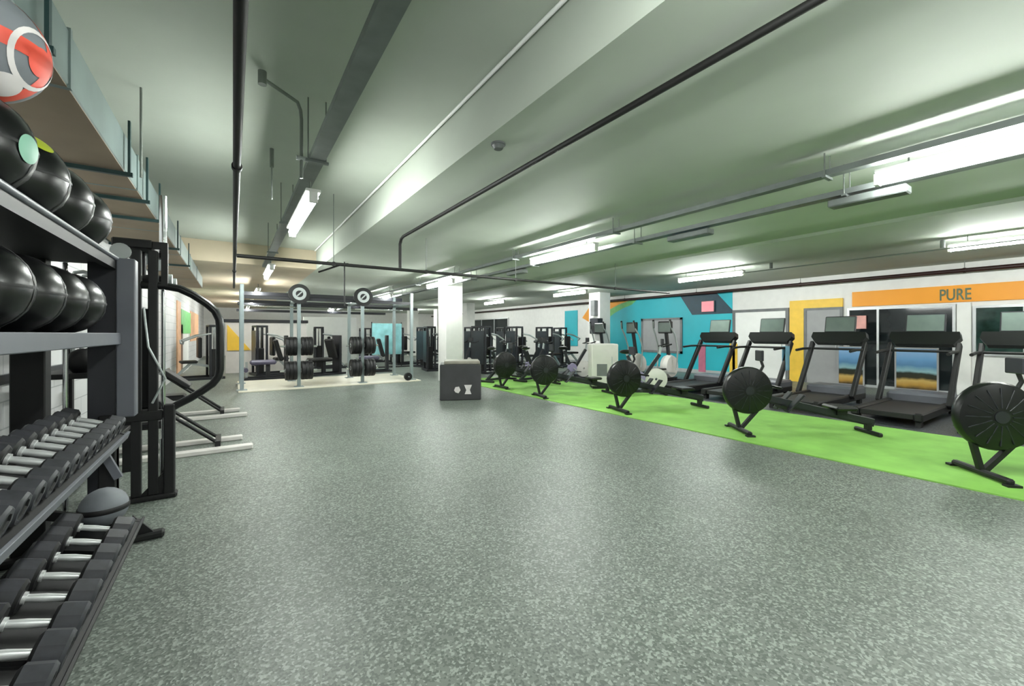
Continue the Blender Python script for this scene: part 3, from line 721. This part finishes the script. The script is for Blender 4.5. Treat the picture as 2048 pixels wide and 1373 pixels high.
# plyo box
t = thing('plyo_box', 'dark charcoal plyo box with pale emblem in front of the white column', 'plyo box', (3.86, 7.64, 0), R(-26))
MB().box(-.42, .38, -.34, .34, 0, .70, 'foam', .015).build('box_body', t)
MB().box(-.34, .36, -.30, .32, .70, .765, 'foam_top', .012).build('box_top', t, 'tan top pad')
MB().prism([(-.12, .16), (-.06, .14), (-.02, .2), (-.05, .27), (-.12, .26), (-.145, .2)], 'Y', -.345, -.34, 'white_print').prism([(.06, .12), (.19, .12), (.16, .2), (.2, .3), (.05, .3), (.09, .2)], 'Y', -.345, -.34, 'white_print').build('emblem', t)

# ------------------------------------------------------------------ cardio equipment
def rower(x, y, rz, lab):
    t = thing('rowing_machine', lab, 'rowing machine', (x, y, .012), rz, 'rowing machines along the turf')
    MB().bar((0, -.30, .035), (0, .30, .035), .06, .05, 'black', .015).box(-.05, .05, -.33, -.27, 0, .02, 'rubber').box(-.05, .05, .27, .33, 0, .02, 'rubber').build('front_foot', t)
    MB().bar((0, 0, .04), (-.10, 0, .45), .045, .04, 'black').build('front_leg', t)
    MB().bar((.02, 0, .04), (.34, 0, .42), .045, .04, 'black').build('front_leg', t)
    cx, cz, r = .10, .545, .31
    hs = MB().lathe([(0, -.075), (r * .55, -.075), (r * .95, -.05), (r, -.02), (r, .02), (r * .95, .05), (r * .55, .075), (0, .075)], 'black_gloss', 32, axis='Y', origin=(cx, 0, cz)).build('flywheel_housing', t)
    b = MB()
    for k in range(16):
        a = 2 * PI * k / 16
        for s in (-1, 1): b.cyl((cx + .08 * math.cos(a), s * .078, cz + .08 * math.sin(a)), (cx + .26 * math.cos(a), s * .064, cz + .26 * math.sin(a)), .005, 'dark_grey', n=6)
    b.tube([(cx + .285 * math.cos(R(q)), 0, cz + .29 * math.sin(R(q))) for q in range(110, 200, 10)], .02, 'silver')
    b.build('fan_guard', hs)
    MB().cyl((cx, -.083, cz), (cx, .083, cz), .055, 'dark_grey').build('hub', hs)
    ma = MB().tube([(.22, 0, .70), (.30, 0, .86), (.26, 0, .98)], .018, 'black').build('monitor_arm', t)
    MB().box(.24, .27, -.09, .09, .93, 1.07, 'dark_grey', .008).build('monitor', ma)
    MB().bar((.28, 0, .46), (1.66, 0, .15), .06, .085, 'dark_grey', .006).bar((.28, 0, .43), (1.66, 0, .12), .045, .06, 'black').build('monorail', t, 'dark slide rail')
    for s in (-1, 1):
        m = Matrix.Translation((.62, s * .13, .40)) @ Matrix.Rotation(R(-48), 4, 'Y')
        MB().box(-.15, .15, -.05, .05, -.012, .012, 'dark_grey', .006, mtx=m).build('footplate', t)
    MB().bar((.55, -.14, .33), (.55, .14, .33), .05, .05, 'black').build('foot_bracket', t)
    MB().box(1.12, 1.38, -.16, .16, .31, .36, 'pad_black', .02).box(1.19, 1.31, -.06, .06, .24, .31, 'black').build('seat', t)
    MB().cyl((.42, -.22, .60), (.42, .22, .60), .015, 'pad_black').build('handle', t)
    MB().bar((1.6, -.22, .025), (1.6, .22, .025), .05, .05, 'black', .012).bar((1.6, 0, .05), (1.6, 0, .14), .06, .06, 'black').build('rear_foot', t)
    return t
rw = rower(5.66, .80, R(-46), 'black rowing machine cut by the right picture edge, nearest the camera')
for x, y, a, lab in ((5.56, 2.93, -38, 'second rowing machine from the right, fully in view on the turf'), (5.33, 4.8, -18, 'third rowing machine from the right, beside the white and lilac bike'), (5.22, 6.8, -14, 'fourth rowing machine from the right, beyond the white cabinet'), (5.3, 8.4, -2, 'furthest rowing machine at the far end of the turf')):
    dup(rw, (x, y, .012), (0, 0, R(a)), lab)

def treadmill(x, y, lab):
    t = thing('treadmill', lab, 'treadmill', (x, y, .01), 0, 'treadmills facing the right wall')
    MB().box(0, 2.05, -.40, -.30, .08, .20, 'black', .02).box(0, 2.05, .30, .40, .08, .20, 'black', .02).build('side_rails', t)
    MB().box(.03, 1.75, -.30, .30, .10, .175, 'rubber', .01).build('running_belt', t)
    MB().box(1.55, 2.1, -.39, .39, .10, .32, 'steel_grey', .04).build('motor_cover', t)
    for s in (-1, 1):
        MB().box(.05, .15, s * .34 - .03, s * .34 + .03, 0, .08, 'rubber').box(1.85, 1.95, s * .34 - .03, s * .34 + .03, 0, .1, 'rubber').build('foot', t)
        MB().bar((1.28, s * .42, .16), (1.95, s * .42, 1.12), .06, .115, 'black', .012).build('upright', t)
        MB().tube([(1.22, s * .42, .98), (1.5, s * .42, 1.0), (1.86, s * .42, 1.0)], .024, 'black').build('handrail', t)
    MB().tube([(1.86, -.42, 1.0), (1.86, .42, 1.0)], .022, 'black').build('crossbar', t)
    m = Matrix.Translation((2.0, 0, 1.2)) @ Matrix.Rotation(R(20), 4, 'Y')
    c_ = MB().prism([(-.44, .0), (-.36, -.12), (.36, -.12), (.44, 0), (.42, .1), (-.42, .1)], 'X', -.09, .06, 'black_gloss')
    bmesh.ops.transform(c_.bm, matrix=m, verts=c_.bm.verts); co = c_.build('console', t)
    m = Matrix.Translation((2.06, 0, 1.47)) @ Matrix.Rotation(R(12), 4, 'Y')
    s_ = MB().box(-.02, .02, -.25, .25, -.16, .16, 'dark_grey', .012, mtx=m).box(-.024, -.02, -.23, .23, -.14, .14, 'screen', mtx=m)
    s_.build('display', co, 'grey green display')
    return t
tm = treadmill(7.75, 3.22, 'treadmill in front of the grey door with yellow surround')
for y, lab in ((5.63, 'treadmill in front of the teal mural'), (4.45, 'treadmill in front of the white door'), (2.02, 'treadmill in front of the dark window under the orange sign'), (.94, 'treadmill cut by the right picture edge'), (-.2, 'treadmill outside the picture beyond the right edge')):
    if y < 0: continue
    dup(tm, (7.75, y, .01), None, lab)

def bike(x, y, rz, lab, shell='plywhite', acc='purple'):
    t = thing('exercise_bike', lab, 'exercise bike', (x, y, .012), rz, 'exercise bikes')
    MB().bar((-.5, -.25, .03), (-.5, .25, .03), .06, .05, 'black', .01).bar((.5, -.25, .03), (.5, .25, .03), .06, .05, 'black', .01).bar((-.5, 0, .06), (.5, 0, .06), .07, .06, 'dark_grey').build('base', t)
    MB().lathe([(.03, -.035), (.20, -.03), (.23, -.02), (.23, .02), (.20, .03), (.03, .035), (.03, -.035)], shell, 28, axis='Y', origin=(.35, 0, .32)).build('flywheel', t)
    MB().lathe([(0, -.06), (.12, -.06), (.13, 0), (.12, .06), (0, .06)], acc, 22, axis='Y', origin=(.0, 0, .35)).build('crank_cover', t)
    MB().bar((.0, 0, .3), (-.25, 0, .82), .05, .06, 'dark_grey').bar((.05, 0, .3), (.42, 0, .85), .06, .07, 'dark_grey').bar((-.45, 0, .08), (.0, 0, .35), .05, .06, 'dark_grey').build('frame', t)
    MB().ball((-.28, 0, .90), .14, 'pad_black', 2, (1, .75, .35)).bar((-.25, 0, .8), (-.28, 0, .88), .03, .03, 'silver').build('saddle', t)
    MB().bar((.42, 0, .85), (.45, 0, 1.02), .04, .04, 'silver').tube([(.45, -.22, 1.02), (.45, .22, 1.02)], .016, 'black').tube([(.45, -.2, 1.02), (.62, -.2, 1.07)], .016, 'black').tube([(.45, .2, 1.02), (.62, .2, 1.07)], .016, 'black').build('handlebar', t)
    MB().box(.46, .49, -.09, .09, 1.06, 1.18, 'dark_grey', .008).build('monitor', t)
    for s, a in ((-1, 1), (1, -1)):
        MB().bar((0, s * .08, .35), (a * .12, s * .08, .35 - a * .1), .02, .03, 'silver').box(a * .12 - .05, a * .12 + .05, s * .17 - .05, s * .17 + .05, .34 - a * .1, .36 - a * .1, 'black').build('pedal', t)
    return t
bk = bike(7.25, 5.95, R(-40), 'white and lilac exercise bike behind the third rowing machine')
for x, y, a, lab in ((6.05, 9.75, 20, 'exercise bike nearest the plyo box at the far end of the turf'), (6.9, 9.3, 10, 'exercise bike at the far end of the turf, second from the plyo box'), (7.8, 8.7, -15, 'exercise bike at the far end of the turf, closest to the white cabinet')):
    dup(bk, (x, y, .012), (0, 0, R(a)), lab)

def elliptical(x, y, rz, lab):
    t = thing('cross_trainer', lab, 'cross trainer', (x, y, .01), rz, 'cross trainers')
    MB().box(-.7, .75, -.05, .05, .02, .12, 'dark_grey', .01).box(-.7, -.62, -.3, .3, 0, .08, 'dark_grey', .01).box(.66, .74, -.3, .3, 0, .08, 'dark_grey', .01).build('base', t)
    MB().lathe([(0, -.1), (.28, -.1), (.32, 0), (.28, .1), (0, .1)], 'plywhite', 26, axis='Y', origin=(.42, 0, .42)).build('drive_housing', t)
    MB().bar((.45, 0, .4), (.25, 0, 1.45), .07, .09, 'dark_grey', .01).build('mast', t)
    for s in (-1, 1):
        MB().bar((.36, s * .2, .3 + s * .06), (-.55, s * .2, .28 - s * .06), .04, .05, 'silver').box(-.5, -.15, s * .2 - .07, s * .2 + .07, .32 - s * .05, .36 - s * .05, 'black', .01).build('pedal', t)
        MB().tube([(.3, s * .28, .34), (.36, s * .28, .9), (.22, s * .28, 1.25), (.08, s * .26, 1.45), (.05, s * .24, 1.62)], .02, 'silver').tube([(.09, s * .262, 1.44), (.05, s * .24, 1.66)], .026, 'black').build('arm', t)
    MB().box(.19, .27, -.2, .2, 1.3, 1.62, 'black_gloss', .02).box(.182, .19, -.17, .17, 1.34, 1.58, 'screen').build('console', t)
    return t
el = elliptical(9.3, 6.95, R(5), 'cross trainer beside the treadmill at the teal mural')
dup(el, (9.3, 8.1, .01), (0, 0, R(-5)), 'cross trainer second from the treadmills')
dup(el, (9.3, 9.3, .01), (0, 0, R(8)), 'cross trainer nearest the white cabinet column')

# white cabinet
t = thing('cabinet', 'white floor cabinet with grey grille at the turf edge', 'cabinet', (7.35, 7.15, .013), R(-35))
MB().box(-.28, .34, -.26, .26, .06, 1.05, 'plywhite', .02).box(-.25, .31, -.23, .23, 0, .06, 'black').build('cabinet_body', t)
MB().box(-.16, .08, -.268, -.26, .3, .58, 'frame_grey', .003).build('grille', t)
MB().box(.18, .2, -.275, -.26, .5, .75, 'alu').build('cabinet_handle', t)
t = thing('speaker', 'dark box speaker on the front of the white column near teal wall', 'speaker', (10.78, 10.75, 1.3))
MB().box(-.14, .14, -.2, .2, 0, .55, 'dark_grey', .02).build('speaker_box', t)
MB().cyl((-.142, 0, .2), (-.15, 0, .2), .1, 'black').build('driver', t)
tag(MB().box(XR - 2.06, XR - 1.875, 10.8, 11.0, 1.95, 2.5, 'frame_grey', .01).build('wall_box'), 'grey box high on the white column near the teal wall', 'box')
t = thing('towel', 'light blue towel hanging on the rail of the treadmill before white door', 'towel', (9.45, 4.03, 0))
MB().box(-.09, .09, -.035, -.028, .55, 1.04, 'towel', .003).box(-.09, .09, .028, .035, .62, 1.04, 'towel', .003).box(-.09, .09, -.035, .035, 1.035, 1.045, 'towel').build('cloth', t)

# selectorised weight machines in the back
def weight_machine(x, y, rz, lab, h=1.5):
    t = thing('weight_machine', lab, 'weight machine', (x, y, 0), rz, 'selectorised weight machines at the back')
    MB().box(-.6, .6, -.45, -.38, 0, .07, 'dark_grey').box(-.6, .6, .38, .45, 0, .07, 'dark_grey').box(-.6, -.53, -.38, .38, 0, .07, 'dark_grey').box(.53, .6, -.38, .38, 0, .07, 'dark_grey').build('base', t)
    b = MB()
    for xx in (.27, .53):
        for yy in (-.28, .28): b.box(xx - .03, xx + .03, yy - .03, yy + .03, .07, h, 'dark_grey', .005)
    b.box(.24, .56, -.31, .31, h, h + .06, 'dark_grey', .01); b.build('stack_tower', t)
    MB().box(.32, .48, -.17, .17, .07, .85, 'black', .01).build('weight_stack', t)
    MB().cyl((.4, -.1, .85), (.4, -.1, h), .012, 'chrome').build('guide_rod', t); MB().cyl((.4, .1, .85), (.4, .1, h), .012, 'chrome').build('guide_rod', t)
    MB().box(.565, .575, -.26, .26, .3, h - .1, 'shroud', .004).build('rear_shroud', t)
    MB().bar((-.5, 0, .07), (-.15, 0, .46), .07, .07, 'silver').bar((.3, 0, .35), (-.15, 0, .46), .07, .07, 'silver').build('seat_frame', t)
    MB().box(-.4, .0, -.2, .2, .46, .54, 'pad_black', .03).build('seat', t)
    MB().box(-.0, .09, -.2, .2, .6, 1.2, 'pad_black', .03).build('backrest', t)
    for s in (-1, 1): MB().tube([(.28, s * .34, h - .2), (.0, s * .36, h - .25), (-.35, s * .36, 1.1), (-.35, s * .2, 1.02)], .026, 'silver').build('arm', t)
    return t
wm = weight_machine(7.2, 12.2, R(200), 'dark weight machine directly right of the white column')
ws = [(8.75, 12.4, 185, 'dark weight machine second right of the white column'), (10.3, 12.7, 190, 'dark weight machine in the middle of the back group'), (11.8, 13.4, 170, 'dark weight machine left of the teal banner'),
      (8.0, 14.2, 180, 'dark weight machine in the second back row, left'), (9.7, 14.6, 180, 'dark weight machine in the second back row, right'), (6.6, 15.6, 200, 'dark weight machine just left of the white column'),
      (6.2, 17.6, 190, 'dark weight machine further back left of the column'), (7.9, 18.6, 190, 'dark weight machine at the back between the two columns'), (6.2, 13.9, 170, 'dark weight machine close behind the white column'), (-.85, 15.0, 10, 'dark weight machine by the left wall seen through the hoop frame')]
for x, y, a, lab in ws: dup(wm, (x, y, 0), (0, 0, R(a)), lab)
# further machines seen small between the posts at the back
for x, y, a, lab in ((3.1, 17.2, 175, 'dark weight machine in front of the added bright divider behind the rig'), (5.4, 19.6, 190, 'dark weight machine far behind the right end of the rig'), (1.1, 18.6 - 3.2, 190, 'dark weight machine in front of the low partition left of the first emblem disc'), (9.9, 16.6, 180, 'dark weight machine in the third back row before the slim column')):
    dup(wm, (x, y, 0), (0, 0, R(a)), lab)
for x, y, a, lab in ((5.9, 11.6, 30, 'exercise bike just right of the white column foot'), (7.5, 10.3, 10, 'exercise bike behind the two bikes at the far end of the turf')):
    dup(bk, (x, y, 0 if y > 11 else .012), (0, 0, R(a)), lab)
